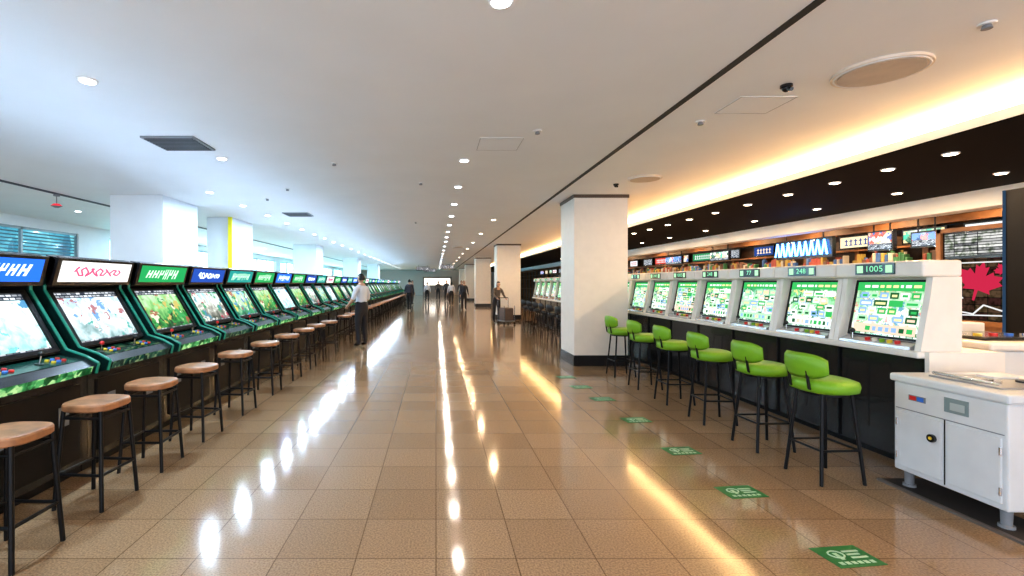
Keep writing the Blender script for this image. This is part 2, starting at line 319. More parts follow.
for y in [1.6,3.9,6.34]+[8.7+1.5*i for i in range(8)]+[21+2.2*i for i in range(17)]:
    downlight(-2.83 if y<8 else -4.1,y,CZ,True,44)
for y in [1,4,7,11,15,19,23,28,34]: downlight(-8.2,y,CZ,True,55)
for y in [12.5,16,19.5,23,27,31,35,40]: downlight(1.5,y,CZ,False,14)
for y in [1.7,3.4]+[5.27,6.0,6.8]+[7.7+1.0*i for i in range(12)]: downlight(5.65,y,2.975,False,24)
for y in [3.0,6.2,7.6,9.2,11,13,15,17,19,22,25,28]: downlight(7.3,y,2.975,False,28)
for y in [6.5,8.5,10.5,12.5,15,18,21,25,30]: downlight(9.4,y,2.975,False,28)
# ---------------------------------------------------------------- ceiling fittings
q=MB(); vm=pbr('vent_dark',(.07,.065,.07),.5); q.box(-.3,.3,-.27,.27,-.02,0,grey)
for i in range(9): q.box(-.27,.27,-.24+i*.055,-.24+i*.055+.03,-.03,-.02,vm)
vmsh=q.mesh('ceiling_vent'); place('ceiling_vent',vmsh,(-3.02,5.65,CZ)); place('ceiling_vent',vmsh,(-3.3,11.5,CZ))
for x,y,r_ in ((3.44,3.72,.30),(3.28,7.54,.25),(1.0,22,.25)):
    q=MB(); q.cyl((0,0,-.02),(0,0,0),r_,pbr('speaker_cream',(.78,.70,.60),.5),36); q.cyl((0,0,-.028),(0,0,-.02),r_*.86,pbr('speaker_mesh',(.60,.53,.45),.7),36)
    q.tube([(r_*.93*math.cos(a*.2618),r_*.93*math.sin(a*.2618),-.02) for a in range(24)],.008,rim,6,True); q.obj('ceiling_speaker',(x,y,CZ))
for x,y in ((2.92,4.0),(3.0,8.0)):
    q=MB(); q.cyl((0,0,-.02),(0,0,0),.045,black,18); q.sph((0,0,-.025),.034,black); q.cyl((0,-.02,-.04),(0,-.06,-.055),.016,black); q.obj('security_camera',(x,y,CZ))
for x,y in ((3.5,3.05),(-2.6,8.4),(-.25,7.9),(-1.4,6.6),(2.7,4.9),(-.55,13),(-3.3,9.4),(1.1,5.2)):
    q=MB(); q.cyl((0,0,-.012),(0,0,0),.045,rim,18); q.cyl((0,0,-.036),(0,0,-.012),.028,grey,14,.022); q.obj('smoke_detector',(x,y,CZ))
def hatch(x,y,w,d):
    q=MB(); g=pbr('hatch_line',(.5,.5,.5),.6); q.box(-w/2,w/2,-d/2,d/2,-.004,0,ceilm)
    for a in((-w/2,w/2,-d/2,-d/2+.008),(-w/2,w/2,d/2-.008,d/2),(-w/2,-w/2+.008,-d/2,d/2),(w/2-.008,w/2,-d/2,d/2)): q.box(*a,-.007,-.004,g)
    q.obj('ceiling_hatch',(x,y,CZ))
hatch(2.95,4.45,.5,.42); hatch(.75,5.7,.5,.5)
q=MB(); red=pbr('red_plastic',(.7,.03,.05),.4,emis=(1,.05,.08),es=.6); q.cyl((0,0,-.03),(0,0,-.2),.008,grey); q.cyl((0,0,-.03),(0,0,-.06),.05,grey)
q.cyl((0,0,-.2),(0,0,-.24),.05,red,14,.09); q.cyl((0,0,-.24),(0,0,-.27),.09,grey,14,.03); q.obj('alarm_pendant',(-6.955,8.8,CZ))
# ---------------------------------------------------------------- LEFT arcade cabinets
SCR=[game('scr_blue',[(.1,.35,.35),(.5,.85,.85),(.85,1,1),(.45,.85,1)],[(.9,1,1),(.2,.6,.6),(.1,.3,.5),(.7,.95,.8)],1.25,1.0,1.46,1,11,.85),
     game('scr_white',[(.12,.25,.25),(.55,.72,.75),(.95,.97,1),(.5,.75,.98)],[(.2,.4,.7),(.95,.9,.8),(.45,.2,.22),(.9,.95,1),(.1,.45,.4)],1.1,1.0,1.46,3,16,.76),
     game('scr_green',[(.02,.07,.03),(.04,.30,.07),(.30,.62,.22),(.6,.85,.55)],[(.8,.8,.6),(.4,.12,.08),(.06,.4,.12),(.03,.08,.04),(.6,.5,.15)],1.05,1.0,1.46,5,16,.72),
     game('scr_pink',[(.05,.08,.06),(.28,.28,.24),(.8,.85,.78),(.35,.7,.72)],[(.8,.8,.7),(.5,.07,.12),(.1,.3,.4),(.8,.85,.85),(.06,.38,.18)],1.05,1.0,1.46,7,16,.72),
     game('scr_mix',[(.02,.09,.06),(.08,.38,.2),(.6,.85,.55),(.3,.62,.7)],[(.9,.9,.8),(.45,.13,.11),(.1,.28,.6),(.8,.7,.15),(.04,.33,.15)],1.05,1.0,1.46,9,16,.72)]
MQ=[emit('mq_blue',(.03,.16,.75),1.4),emit('mq_white',(1,.97,.96),1.15),emit('mq_green',(.03,.38,.12),1.1),emit('mq_navy',(.03,.09,.4),1.2),emit('mq_teal',(.03,.33,.30),1.1)]
MT=[emit('mqt_white',(.85,.97,1),1.5),emit('mqt_pink',(.85,.12,.25),1.1),emit('mqt_pale',(.6,.95,.65),1.3)]
def marq(q,idx,h):
    """lit marquee artwork: brush strokes and blocks, no readable words"""
    rnd=random.Random(idx+20); tm=MT[[0,1,2,0,2][idx]]; org=Vector((-.3135,0,1.649)); up=Vector((.048,0,.178)).normalized()
    if idx in (1,3):
        pts=[]
        for k in range(30):
            t=k/29; pts.append(org+Vector((0,1,0))*(-.30+.6*t+.03*math.sin(k*2.1))+up*(.045*math.sin(k*1.35)*(1-.4*t)))
        q.tube([tuple(p) for p in pts],.008,tm,5)
    else:
        yy=-.34
        while yy<.28:
            w=rnd.uniform(.05,.09); sl=.02; hh=rnd.uniform(.04,.06)
            for a0,a1,b0,b1 in ((0,.3,-1,1),(0,1,-.2,.25),(.65,1,-1 if rnd.random()<.6 else 0,1)):
                vs=[org+Vector((.002,yy+w*a+sl*b,0))+up*(hh*b) for a,b in ((a0,b0),(a1,b0),(a1,b1),(a0,b1))]; q.add(vs,[(0,1,2,3)],tm)
            yy+=w+.025
LIP=screen('lip_green',[(.005,.03,.01),(.02,.13,.04),(.12,.5,.16),(.6,.9,.4)],.8,9,3)
LIP2=screen('lip_dark',[(.004,.006,.006),(.01,.03,.025),(.02,.12,.08),(.3,.4,.2)],.6,9,5)
redp=pbr('button_red',(.7,.03,.03),.3); yelp=pbr('button_yellow',(.8,.6,.05),.3); blup=pbr('button_blue',(.05,.2,.7),.3)
ceil_fill=emit('added_ceiling_fill',(.47,.70,1),38)  # added glow strip hidden behind the marquees, only to cool and brighten the ceiling
def cabinet(idx):
    q=MB(); W=1.0; h=W/2
    q.box(-.92,-.02,-h-.045,h+.045,.08,.80,black); q.box(-.90,-.07,-h-.045,h+.045,0,.08,blackm)
    q.box(-.02,-.005,-h+.05,h-.05,.14,.74,blackm)
    for yy in(-.28,.28): q.box(-.005,.0,yy-.05,yy+.05,.45,.6,grey)
    q.cyl((-.01,.0,.5),(.012,0,.5),.02,chrome)
    prof=[(-.02,.80),(.10,.82),(.12,.90),(.02,.955),(-.14,1.01),(-.43,1.49),(-.43,1.53),(-.37,1.56),(-.32,1.74),(-.35,1.77),(-.86,1.77),(-.92,1.5),(-.92,.80)]
    for s in(-1,1):
        y0,y1=(-h,-h+.04) if s<0 else (h-.04,h); q.prism(prof,y0,y1,cheek)
        ye=s*(h-.02)
        q.tube([(p[0]+.003,ye,p[1]+.003) for p in prof[1:8]],.012,teal,8)
    a=-h+.04;b_=h-.04
    q.prism([(-.02,.80),(.09,.82),(.11,.88),(.03,.93),(-.16,.97),(-.16,.80)],a,b_,black)
    lip=LIP if idx in(0,2,4) else LIP2
    q.quad((.094,a+.03,.825),(.094,b_-.03,.825),(.117,b_-.03,.885),(.117,a+.03,.885),lip)
    q.quad((.028,a+.03,.934),(.028,b_-.03,.934),(-.155,b_-.03,.973),(-.155,a+.03,.973),LIP2 if idx%2 else pbr('panel_dark_teal',(.01,.06,.045),.25,coat=.4))
    nrm=Vector((.2,0,1)).normalized()
    for cy in(-.24,.22):
        p=Vector((-.06,cy-.1,.953)); q.cyl(p,p+nrm*.07,.006,chrome); q.sph(p+nrm*.08,.018,black if cy>0 else redp); q.cyl(p,p+nrm*.006,.03,black)
        for j in range(6):
            p=Vector((-.035-.05*(j//3),cy+.0+.05*(j%3),.948+.01*(j//3))); q.cyl(p,p+nrm*.012,.016,[yelp,blup,redp][j%3])
    P0=Vector((-.17,0,.99)); P1=Vector((-.46,0,1.49)); dv=P1-P0; nn=Vector((dv.z,0,-dv.x)).normalized()
    def P(t,y,o=0): v=P0+dv*t+nn*o; return (v.x,y,v.z)
    q.add([P(0,a),P(0,b_),P(1,b_),P(1,a),P(0,a,-.1),P(0,b_,-.1),P(1,b_,-.1),P(1,a,-.1)],[(0,1,2,3),(4,7,6,5),(0,4,5,1),(3,2,6,7),(0,3,7,4),(1,5,6,2)],black)
    i0,i1=.07,.94; ya=a+.06; yb=b_-.06
    for (t0,t1,y0,y1) in((0.02,i0,a+.02,b_-.02),(i1,.99,a+.02,b_-.02),(i0,i1,a+.02,ya),(i0,i1,yb,b_-.02)):
        vs=[P(t0,y0,.0),P(t0,y1,.0),P(t1,y1,.0),P(t1,y0,.0),P(t0,y0,.022),P(t0,y1,.022),P(t1,y1,.022),P(t1,y0,.022)]
        q.add(vs,[(4,5,6,7),(0,4,5,1),(3,2,6,7),(0,3,7,4),(1,5,6,2)],blackm)
    N=8; vs=[];fs=[]
    for i in range(N+1):
        for j in range(N+1):
            u=i/N;v=j/N; o=.004+.012*(1-(2*u-1)**2)*(1-(2*v-1)**2); vs.append(P(i0+(i1-i0)*u,ya+(yb-ya)*v,o))
    for i in range(N):
        for j in range(N): k=i*(N+1)+j; fs.append((k,k+1,k+N+2,k+N+1))
    q.add(vs,fs,SCR[idx],True)
    q.prism([(-.44,1.525),(-.36,1.535),(-.30,1.755),(-.33,1.775),(-.86,1.775),(-.91,1.5),(-.46,1.5)],a,b_,black)
    q.prism([(-.40,1.53),(-.348,1.53),(-.29,1.76),(-.40,1.785)],-h+.0,h-.0,black)
    q.quad((-.3395,-h+.04,1.56),(-.3395,h-.04,1.56),(-.2915,h-.04,1.738),(-.2915,-h+.04,1.738),MQ[idx])
    marq(q,idx,h)
    q.box(-.93,-.9,a,b_,.8,1.5,black)
    q.box(-.66,-.60,a+.05,b_-.05,1.776,1.784,ceil_fill)
    return q.mesh('arcade_cabinet_mesh')
cabs=[cabinet(i) for i in range(5)]
order=[2,0,1,2,3,4,2,0,2,3,4,1,2,3,4,0,3,2,1,4,3,2,0,4,3,2,4,1,3,2,4,0,3,2,4,1,3,2]
for k in range(37):
    place('arcade_cabinet',cabs[order[k]],(-2.85,1.75+1.1*k+.55,0))
# ---------------------------------------------------------------- LEFT stools
woodt=pbr('stool_wood',(.34,.16,.075),.4,var=.35,nscale=10)
q=MB(); seg=40; pts=[]; hw=.178
for i in range(seg):
    a=2*math.pi*i/seg; c_,s_=math.cos(a),math.sin(a); e=.62; pts.append((hw*abs(c_)**e*(1 if c_>0 else -1),hw*abs(s_)**e*(1 if s_>0 else -1)))
lv=[(.94,.665),(1,.675),(1,.705),(.97,.716),(.9,.72)]
vs=[(p[0]*s,p[1]*s,z) for s,z in lv for p in pts]; fs=[(l*seg+i,l*seg+(i+1)%seg,(l+1)*seg+(i+1)%seg,(l+1)*seg+i) for l in range(4) for i in range(seg)]
fs.append(list(range(seg-1,-1,-1))); fs.append([4*seg+i for i in range(seg)]); q.add(vs,fs,woodt,False)
for sx in(-1,1):
    for sy in(-1,1): q.cyl((sx*.172,sy*.172,0),(sx*.135,sy*.135,.67),.014,blackm)
for z,f in((.24,.159),(.62,.138)):
    q.tube([(f,f,z),(-f,f,z),(-f,-f,z),(f,-f,z)],.011,blackm,8,True)
sm=q.mesh('bar_stool_mesh')
sl=[2.72,3.43,4.09,4.86,5.8,6.8,7.8,8.8,9.7,10.6,12.4,13.3]+[14.4+1.1*i for i in range(24)]
for i,y in enumerate(sl): place('bar_stool',sm,(-2.42 if i<9 else -2.36,y,0),random.uniform(-.12,.12))
# ---------------------------------------------------------------- RIGHT counter + machines
YA,YB=3.83,19.2
q=MB(); 
for a,c in((YA,8.9),(8.9,YB)):
    q.bbox(3.84,4.5,a,c,.945,1.0,white,.012); 
q.box(3.98,4.45,YA+.04,YB-.04,.06,.945,black); q.box(4.02,4.42,YA+.06,YB-.06,0,.06,blackm)
y=YA+.04
while y<YB-.1: q.box(3.965,3.98,y,y+.02,.06,.945,blackm); y+=.85
q.box(3.9,4.5,YA-.035,YA,.0,1.0,white)
q.obj('bar_counter')
SR=[game('slot_green',[(.35,.6,.4),(.92,.98,.92),(.25,.7,.3),(.03,.28,.08)],[(.15,.6,.2),(.9,1,.92),(.35,.6,.85),(.9,.75,.3),(.03,.2,.07)],1.0,1.08,1.56,2,26,.68,True,((.02,.16,.05),(.9,1,.9))),
    game('slot_pale',[(.75,.6,.5),(.97,.97,.93),(.5,.82,.5),(.04,.32,.10)],[(.75,.3,.25),(.95,1,.95),(.25,.6,.3),(.8,.6,.3),(.15,.4,.5)],1.0,1.08,1.56,6,28,.66,True,((.02,.2,.06),(.95,1,.9))),
    game('slot_mixed',[(.08,.25,.12),(.75,.92,.78),(.2,.6,.35),(.02,.25,.08)],[(.95,1,.95),(.05,.35,.12),(.25,.45,.7),(.8,.5,.5),(.95,.95,.7)],1.0,1.08,1.56,9,24,.66,True,((.02,.14,.06),(.9,1,.95)))]
stx=emit('slot_sign_text',(.3,.85,.5),1.1)
TL=[emit('tile_white',(.9,.97,.92),1.1),emit('tile_green',(.05,.45,.12),1.1),emit('tile_mint',(.45,.85,.5),1.1),emit('tile_peach',(.9,.65,.5),1.05),emit('tile_dark',(.02,.13,.05),1),emit('tile_blue',(.3,.5,.8),1),emit('tile_lemon',(.9,.85,.4),1.05)]
def slot(idx):
    q=MB(); W=.85; h=W/2; rnd=random.Random(idx+5)
    for s in(-1,1):
        y0,y1=(-h+.003,-h+.055) if s<0 else(h-.055,h-.003)
        q.prism([(.03,1.001),(.36,1.001),(.36,1.60),(.13,1.60),(.11,1.45)],y0,y1,white)
    a,b_=-h+.055,h-.055
    q.prism([(.10,1.001),(.36,1.001),(.36,1.60),(.21,1.60)],a,b_,white)
    def P(t,y,o=0): return (.10+.11*t-o,y,1.0+.6*t)
    ya,yb=a+.05,b_-.05; wd=yb-ya
    q.quad(P(.14,ya,.006),P(.14,yb,.006),P(.93,yb,.006),P(.93,ya,.006),SR[idx])
    def tile(u0,u1,t0,t1,m,o=.009): q.quad(P(t0,ya+wd*u0,o),P(t0,ya+wd*u1,o),P(t1,ya+wd*u1,o),P(t1,ya+wd*u0,o),m)
    # game board: green header with small labels, grid of small picture tiles, pale footer
    tile(.0,1,.80,.93,TL[1]); 
    u=.06
    while u<.9:
        w=rnd.uniform(.04,.12); tile(u,min(.95,u+w),.845,.885,TL[0 if rnd.random()<.7 else 6],.011); u+=w+.03
    for r_ in range(4):
        t0=.34+.115*r_; n_=[6,5,6,4][(r_+idx)%4]
        for c_ in range(n_):
            if rnd.random()<.78:
                u0=.05+.9*c_/n_; u1=u0+.9/n_-.025; m_=rnd.choice([TL[0],TL[2],TL[0],TL[1],TL[4],TL[3],TL[5],TL[2]])
                tile(u0,u1,t0,t0+.09,m_); tile(u0+.02,u1-.03,t0+.025,t0+.06,rnd.choice([TL[1],TL[4],TL[6],TL[0],TL[3]]),.011)
    tile(.04,.96,.17,.30,[TL[0],TL[3],TL[2]][idx])
    u=.08
    while u<.88:
        w=rnd.uniform(.03,.08); tile(u,u+w,.20,.265,rnd.choice([TL[4],TL[1],TL[3],TL[5]]),.011); u+=w+.035
    for t0,t1,y0,y1 in((.11,.14,ya-.02,yb+.02),(.93,.96,ya-.02,yb+.02),(.14,.93,ya-.02,ya),(.14,.93,yb,yb+.02)):
        q.add([P(t0,y0,0),P(t0,y1,0),P(t1,y1,0),P(t1,y0,0),P(t0,y0,.016),P(t0,y1,.016),P(t1,y1,.016),P(t1,y0,.016)],[(4,5,6,7),(0,4,5,1),(3,2,6,7),(0,3,7,4),(1,5,6,2)],blackm)
    q.bbox(.05,.37,-h+.004,h-.004,1.6,1.735,white,.02,3)
    q.box(.042,.05,-.19,.19,1.625,1.72,black); q.text(['248','1005','77'][idx],.075,(.040,0,1.673),(0,-1.2,0),(0,0,1),stx)
    for s in(-1,1): q.box(.040,.042,s*.14-.03,s*.14+.03,1.64,1.705,TL[2])
    q.prism([(.02,1.001),(.12,1.001),(.12,1.055),(.10,1.06),(.025,1.025)],a+.03,b_-.03,pbr('deck_silver',(.6,.61,.63),.25,.6))
    for j in range(5): q.cyl((.06,-.2+.07*j,1.035),(.055,-.2+.07*j,1.062),.02,[redp,yelp,green_lime,white,redp][j])
    q.cyl((.06,.24,1.035),(.06,.24,1.10),.008,chrome); q.sph((.06,.24,1.11),.022,black)
    return q.mesh('slot_machine_mesh')
sms=[slot(i) for i in range(3)]
for k in range(18): place('slot_machine',sms[[1,0,2,0,1,0,2][k%7]],(3.84,YA+.85*(k+.5),0))
# ---------------------------------------------------------------- bar chairs
def chair_mesh(vinyl):
    q=MB()
    seg=32; lv=[(.80,.69),(.97,.705),(1,.745),(.96,.78),(.75,.797),(.35,.80)]; R=.205
    vs=[];fs=[]
    for s,z in lv:
        for i in range(seg):
            a=2*math.pi*i/seg; c_,s_=math.cos(a),math.sin(a); e=.8
            vs.append((R*s*abs(c_)**e*(1 if c_>0 else -1),R*1.08*s*abs(s_)**e*(1 if s_>0 else -1),z))
    for l in range(5):
        for i in range(seg): fs.append((l*seg+i,l*seg+(i+1)%seg,(l+1)*seg+(i+1)%seg,(l+1)*seg+i))
    fs.append(list(range(seg))[::-1]); fs.append([5*seg+i for i in range(seg)]); q.add(vs,fs,vinyl,True)
    na=14; vs=[];fs=[];m_=8
    for i in range(na+1):
        t=i/na; a=math.pi+(-.95+1.9*t); ed=1-abs(2*t-1)**4*.45
        for j in range(m_):
            b=2*math.pi*j/m_; rr=.225+.026*math.cos(b)*ed; z=.905+.10*math.sin(b)*ed
            vs.append((rr*math.cos(a)*1.02-.03*(z-.9)*3,rr*math.sin(a)*1.05,z))
    for i in range(na):
        for j in range(m_): fs.append((i*m_+j,i*m_+(j+1)%m_,(i+1)*m_+(j+1)%m_,(i+1)*m_+j))
    fs.append(list(range(m_))); fs.append([na*m_+j for j in range(m_)][::-1]); q.add(vs,fs,vinyl,True)
    for s in(-1,1): q.tube([(-.1,s*.08,.69),(-.20,s*.09,.73),(-.222,s*.09,.87)],.011,blackm)
    q.cyl((0,0,.67),(0,0,.70),.16,blackm,20)
    for sx in(-1,1):
        for sy in(-1,1): q.tube([(sx*.12,sy*.12,.69),(sx*.175,sy*.175,0)],.013,blackm)
    q.tube([(.156,.156,.26),(-.156,.156,.26),(-.156,-.156,.26),(.156,-.156,.26)],.010,blackm,8,True)
    return q.mesh('bar_chair_mesh')
cg=chair_mesh(green_lime); cb=chair_mesh(pbr('black_vinyl',(.02,.02,.022),.4))
for y in (3.84,4.56,5.39,6.25,7.12,8.05): place('bar_chair',cg,(3.1,y,0),random.uniform(-.1,.12))
for i in range(7): place('bar_chair',cb,(3.1,10.6+.9*i,0),random.uniform(-.12,.12))
# ---------------------------------------------------------------- white change machine (front right)
q=MB(); wm=pbr('enamel_white',(.72,.74,.76),.3,var=.03); x0,x1,y0,y1=3.53,4.35,2.96,3.70
q.bbox(x0,x1,y0,y1,.13,.80,wm,.012); q.bbox(x0-.02,x1+.02,y0-.02,y1+.02,.80,.86,wm,.015)
q.box(x0-.004,x0+.01,y0+.02,y1-.02,.60,.606,grey); q.box(x0-.004,x0+.01,y0+.367,y0+.373,.15,.60,black)
q.bbox(x0-.012,x0+.01,y0+.03,y0+.355,.17,.58,wm,.006); q.bbox(x0-.012,x0+.01,y0+.385,y1-.03,.17,.58,wm,.006)
q.cyl((x0-.03,y0+.44,.45),(x0-.01,y0+.44,.45),.028,black,16); q.cyl((x0-.034,y0+.44,.45),(x0-.03,y0+.44,.45),.012,yelp)
q.box(x0-.006,x0,y0+.22,y0+.37,.66,.76,pbr('lcd_grey',(.25,.32,.33),.3)); q.box(x0-.009,x0-.006,y0+.24,y0+.33,.68,.73,pbr('lcd_panel',(.5,.56,.56),.3))
q.box(x0-.006,x0,y0+.5,y0+.62,.68,.72,grey); q.box(x0-.009,x0-.006,y0+.51,y0+.555,.685,.715,blup); q.box(x0-.009,x0-.006,y0+.565,y0+.61,.685,.715,redp)
for hh in (.25,.5):
    for yy in (y0+.03,y1-.04): q.cyl((x0-.015,yy,hh-.025),(x0-.015,yy,hh+.025),.008,chrome)
for xx in(x0+.06,x1-.06):
    for yy in(y0+.06,y1-.06): q.cyl((xx,yy,0),(xx,yy,.13),.025,grey,12,.03); q.cyl((xx,yy,0),(xx,yy,.03),.04,grey)
q.bbox(x0+.12,x0+.62,y0+.14,y0+.60,.86,.872,pbr('tray_grey',(.35,.36,.37),.3),.005); q.cyl((x0+.26,y0+.38,.872),(x0+.26,y0+.38,.882),.10,chrome,24); q.cyl((x0+.26,y0+.38,.882),(x0+.26,y0+.38,.888),.06,black,20)
q.cyl((x0+.48,y0+.30,.872),(x0+.48,y0+.30,.885),.05,black,20); q.bbox(x0+.40,x0+.58,y0+.42,y0+.54,.872,.89,wm,.005); q.tube([(x0+.14,y0+.16,.89),(x0+.14,y0+.58,.89)],.012,chrome)
q.obj('change_machine')
q=MB(); q.bbox(4.62,5.6,4.0,4.9,0,.98,wm,.02); q.bbox(4.60,5.62,3.98,4.92,.98,1.05,white,.02); q.bbox(4.75,5.4,4.15,4.7,1.05,1.08,black,.01)
for j in range(4): q.cyl((4.85+.14*j,4.3,1.08),(4.85+.14*j,4.3,1.10),.03,[yelp,redp,blup,chrome][j])
q.bbox(4.75,5.4,4.72,4.86,1.05,1.16,white,.01)
q.obj('prize_counter')
tdk=pbr('totem_dark',(.008,.009,.012),.6,spec=.2)
q=MB(); q.box(6.15,6.5,4.98,5.2,0,2.55,tdk); q.box(6.135,6.15,5.18,5.2,.1,2.55,emit('totem_edge',(.08,.16,.28),.4)); q.box(6.14,6.15,5.0,5.16,.3,2.45,tdk); q.box(6.11,6.54,4.94,5.24,0,.06,black)
q.box(6.19,6.46,4.97,4.98,1.2,2.45,pm[2]); q.obj('digital_totem_sign')
q=MB(); q.box(3.5,3.83,1.0,3.78,0,.012,pbr('mat_dark',(.035,.03,.028),.7)); q.box(3.47,3.5,1.0,3.78,0,.016,pbr('mat_edge',(.2,.17,.15),.4,.5)); q.obj('floor_mat')
# ---------------------------------------------------------------- floor stickers
sg=pbr('sticker_green',(.004,.15,.035),.45); sw=pbr('sticker_white',(.40,.58,.42),.4)
q=MB(); q.bbox(-.145,.145,-.10,.10,0,.003,sg,.0012,1)
ring=[(-.05+.042*math.cos(a*math.pi/8),.02+.034*math.sin(a*math.pi/8),.0032) for a in range(16)]; q.tube(ring,.005,sw,5,True)
q.box(.01,.11,.035,.05,.003,.0045,sw); q.box(.01,.09,.005,.02,.003,.0045,sw); q.box(.01,.11,-.025,-.01,.003,.0045,sw)
for k in range(6): q.box(-.11+k*.038,-.085+k*.038,-.075,-.05,.003,.0045,sw)
q.box(-.062,-.038,-.03,.035,.003,.0045,sw)
stm=q.mesh('floor_sticker_mesh')
for x,y in((2.33,2.72),(2.26,3.56),(2.26,4.43),(2.26,5.43),(2.22,6.41),(2.16,7.15),(2.14,7.9)): place('floor_sticker',stm,(x,y,0.0),.12)
# ---------------------------------------------------------------- people
skinm=pbr('skin',(.55,.33,.23),.5,var=.05); hairm=pbr('hair_black',(.015,.012,.01),.45); 
def human(name,loc,rz,shirt,trous,longsl=False,h=1.72,L=None,R=None,legs=None,lean=0,hair_long=False,bag=False):
    sc=h/1.72; B=1.22
    ly=-lean
    L=L or ((.245,.02,1.14),(.26,-.06,.90)); R=R or ((-.245,.02,1.14),(-.26,-.06,.90))
    legs=legs or (((.11,-.01,.5),(.115,.03,.09)),((-.11,-.01,.5),(-.115,.03,.09)))
    sh=lambda x,y,z:(x,y+ly*max(0,(z-.95)/.5),z-lean*.15*max(0,(z-.95)/.5))
    V=[];E=[];Rd=[];lab={};roots=[]
    def v(p,r,rx=None): V.append(p);Rd.append((r,rx or r));return len(V)-1
    def e(a,b,l): E.append((a,b));lab[(a,b)]=l
    pel=v((0,0,.94),.13*B,.105*B);roots.append(pel); wa=v(sh(0,0,1.1),.118*B,.09*B); ch=v(sh(0,0,1.28),.14*B,.10*B); nb=v(sh(0,.0,1.43),.08*B,.07*B); nk=v(sh(0,-.01,1.55),.055,.055)
    e(pel,wa,'t');e(wa,ch,'s');e(ch,nb,'s');e(nb,nk,'k')
    for sgn_,(el,wr) in((1,L),(-1,R)):
        s=v(sh(sgn_*.175,0,1.40),.07); a=v(el,.052); w=v(wr,.032)
        e(nb,s,'s');e(s,a,'s');e(a,w,'s' if longsl else 'k')
        d=(Vector(wr)-Vector(el)).normalized(); pm_=Vector(wr)+d*.085
        hd=v(tuple(pm_),.03,.022); e(w,hd,'k')
        side=Vector((0,1,0)) if abs(d.y)<.8 else Vector((1,0,0)); side=(side-d*side.dot(d)).normalized(); n_=d.cross(side)*(-sgn_)
        for j,ln in enumerate((.065,.075,.07,.055)):
            b0=Vector(wr)+d*.065+side*(-.026+.0175*j); f0=v(tuple(b0),.009);roots.append(f0)
            f1=v(tuple(b0+d*(.02+ln*.5)),.0085); f2=v(tuple(b0+d*(.02+ln)+n_*.012),.007); e(f0,f1,'k');e(f1,f2,'k')
        t0=v(tuple(Vector(wr)+d*.02-side*.018),.011);roots.append(t0); t1=v(tuple(Vector(wr)+d*.055-side*.048),.0095); t2=v(tuple(Vector(wr)+d*.085-side*.055),.008); e(t0,t1,'k');e(t1,t2,'k')
    for sgn_,(kn,an) in((1,legs[0]),(-1,legs[1])):
        hp=v((sgn_*.09,0,.86),.108); k_=v(kn,.074); a=v(an,.052); toe=v((an[0]+sgn_*.01,an[1]-.15,an[2]-.045),.034,.04); 
        e(pel,hp,'t');e(hp,k_,'t');e(k_,a,'t');e(a,toe,'f')
    me=bpy.data.meshes.new('tmp'); me.from_pydata(V,E,[]); ob=bpy.data.objects.new('tmp',me); col(ob)
    mod=ob.modifiers.new('Skin','SKIN'); mod.use_smooth_shade=True
    sv=me.skin_vertices[0].data
    for i,rr in enumerate(Rd): sv[i].radius=rr; sv[i].use_root=(i in roots)
    sb=ob.modifiers.new('S','SUBSURF'); sb.levels=1; sb.render_levels=1
    dg=bpy.context.evaluated_depsgraph_get(); em=bpy.data.meshes.new_from_object(ob.evaluated_get(dg)); 
    q=MB(); mm={'t':trous,'s':shirt,'k':skinm,'f':black}
    segs=[(Vector(V[a]),Vector(V[b]),l) for (a,b),l in lab.items()]
    q.v+=[tuple(x.co) for x in em.vertices]
    for p in em.polygons:
        c=p.center; best=None
        for a,b,l in segs:
            ab=b-a; t=max(0,min(1,(c-a).dot(ab)/ab.length_squared)); dd=(c-(a+ab*t)).length
            if best is None or dd<best[0]: best=(dd,l)
        q.f.append(list(p.vertices)); q.mi.append(q.mat(mm[best[1]])); q.sm.append(True)
    bpy.data.objects.remove(ob)
    hc=Vector(sh(0,-.02,1.63))
    bm=bmesh.new(); bmesh.ops.create_icosphere(bm,subdivisions=3,radius=1)
    for k in bm.verts:
        x,y,z=k.co; w=1 if z>-.1 else 1-.35*(-.1-z); yy=y*(1 if z>-.2 else (1-.15*(-.2-z))); k.co=Vector((hc.x+x*.076*w,hc.y+yy*.095,hc.z+z*.118))
    q.bm(bm,skinm,True)
    q.add([(hc.x-.013,hc.y-.09,hc.z-.03),(hc.x+.013,hc.y-.09,hc.z-.03),(hc.x,hc.y-.122,hc.z-.025),(hc.x,hc.y-.09,hc.z+.02)],[(0,2,3),(2,1,3),(0,1,2)],skinm)
    for s in(-1,1):
        q.sph((hc.x+s*.077,hc.y+.005,hc.z-.01),.02,skinm,(.5,.8,1.3),8,6); q.sph((hc.x+s*.028,hc.y-.085,hc.z+.005),.012,pbr('eye_dark',(.03,.02,.02),.2),(1.2,.5,.7),8,6)
        q.box(hc.x+s*.028-.014,hc.x+s*.028+.014,hc.y-.095,hc.y-.085,hc.z+.024,hc.z+.029,hairm)
    q.box(hc.x-.022,hc.x+.022,hc.y-.092,hc.y-.082,hc.z-.062,hc.z-.055,pbr('lips',(.4,.12,.1),.4))
    bm=bmesh.new(); bmesh.ops.create_icosphere(bm,subdivisions=3,radius=1)
    dl=[k for k in bm.verts if not (k.co.z>.42 or (k.co.y>-.05 and k.co.z>(-.9 if hair_long else -.45)))]
    bmesh.ops.delete(bm,geom=dl,context='VERTS')
    for k in bm.verts: k.co=Vector((hc.x+k.co.x*.088,hc.y+.006+k.co.y*.107,hc.z+.005+k.co.z*.129))
    q.bm(bm,hairm,True)
    if hair_long: q.sph((hc.x,hc.y+.09,hc.z-.06),.05,hairm,(1,.8,1.9))
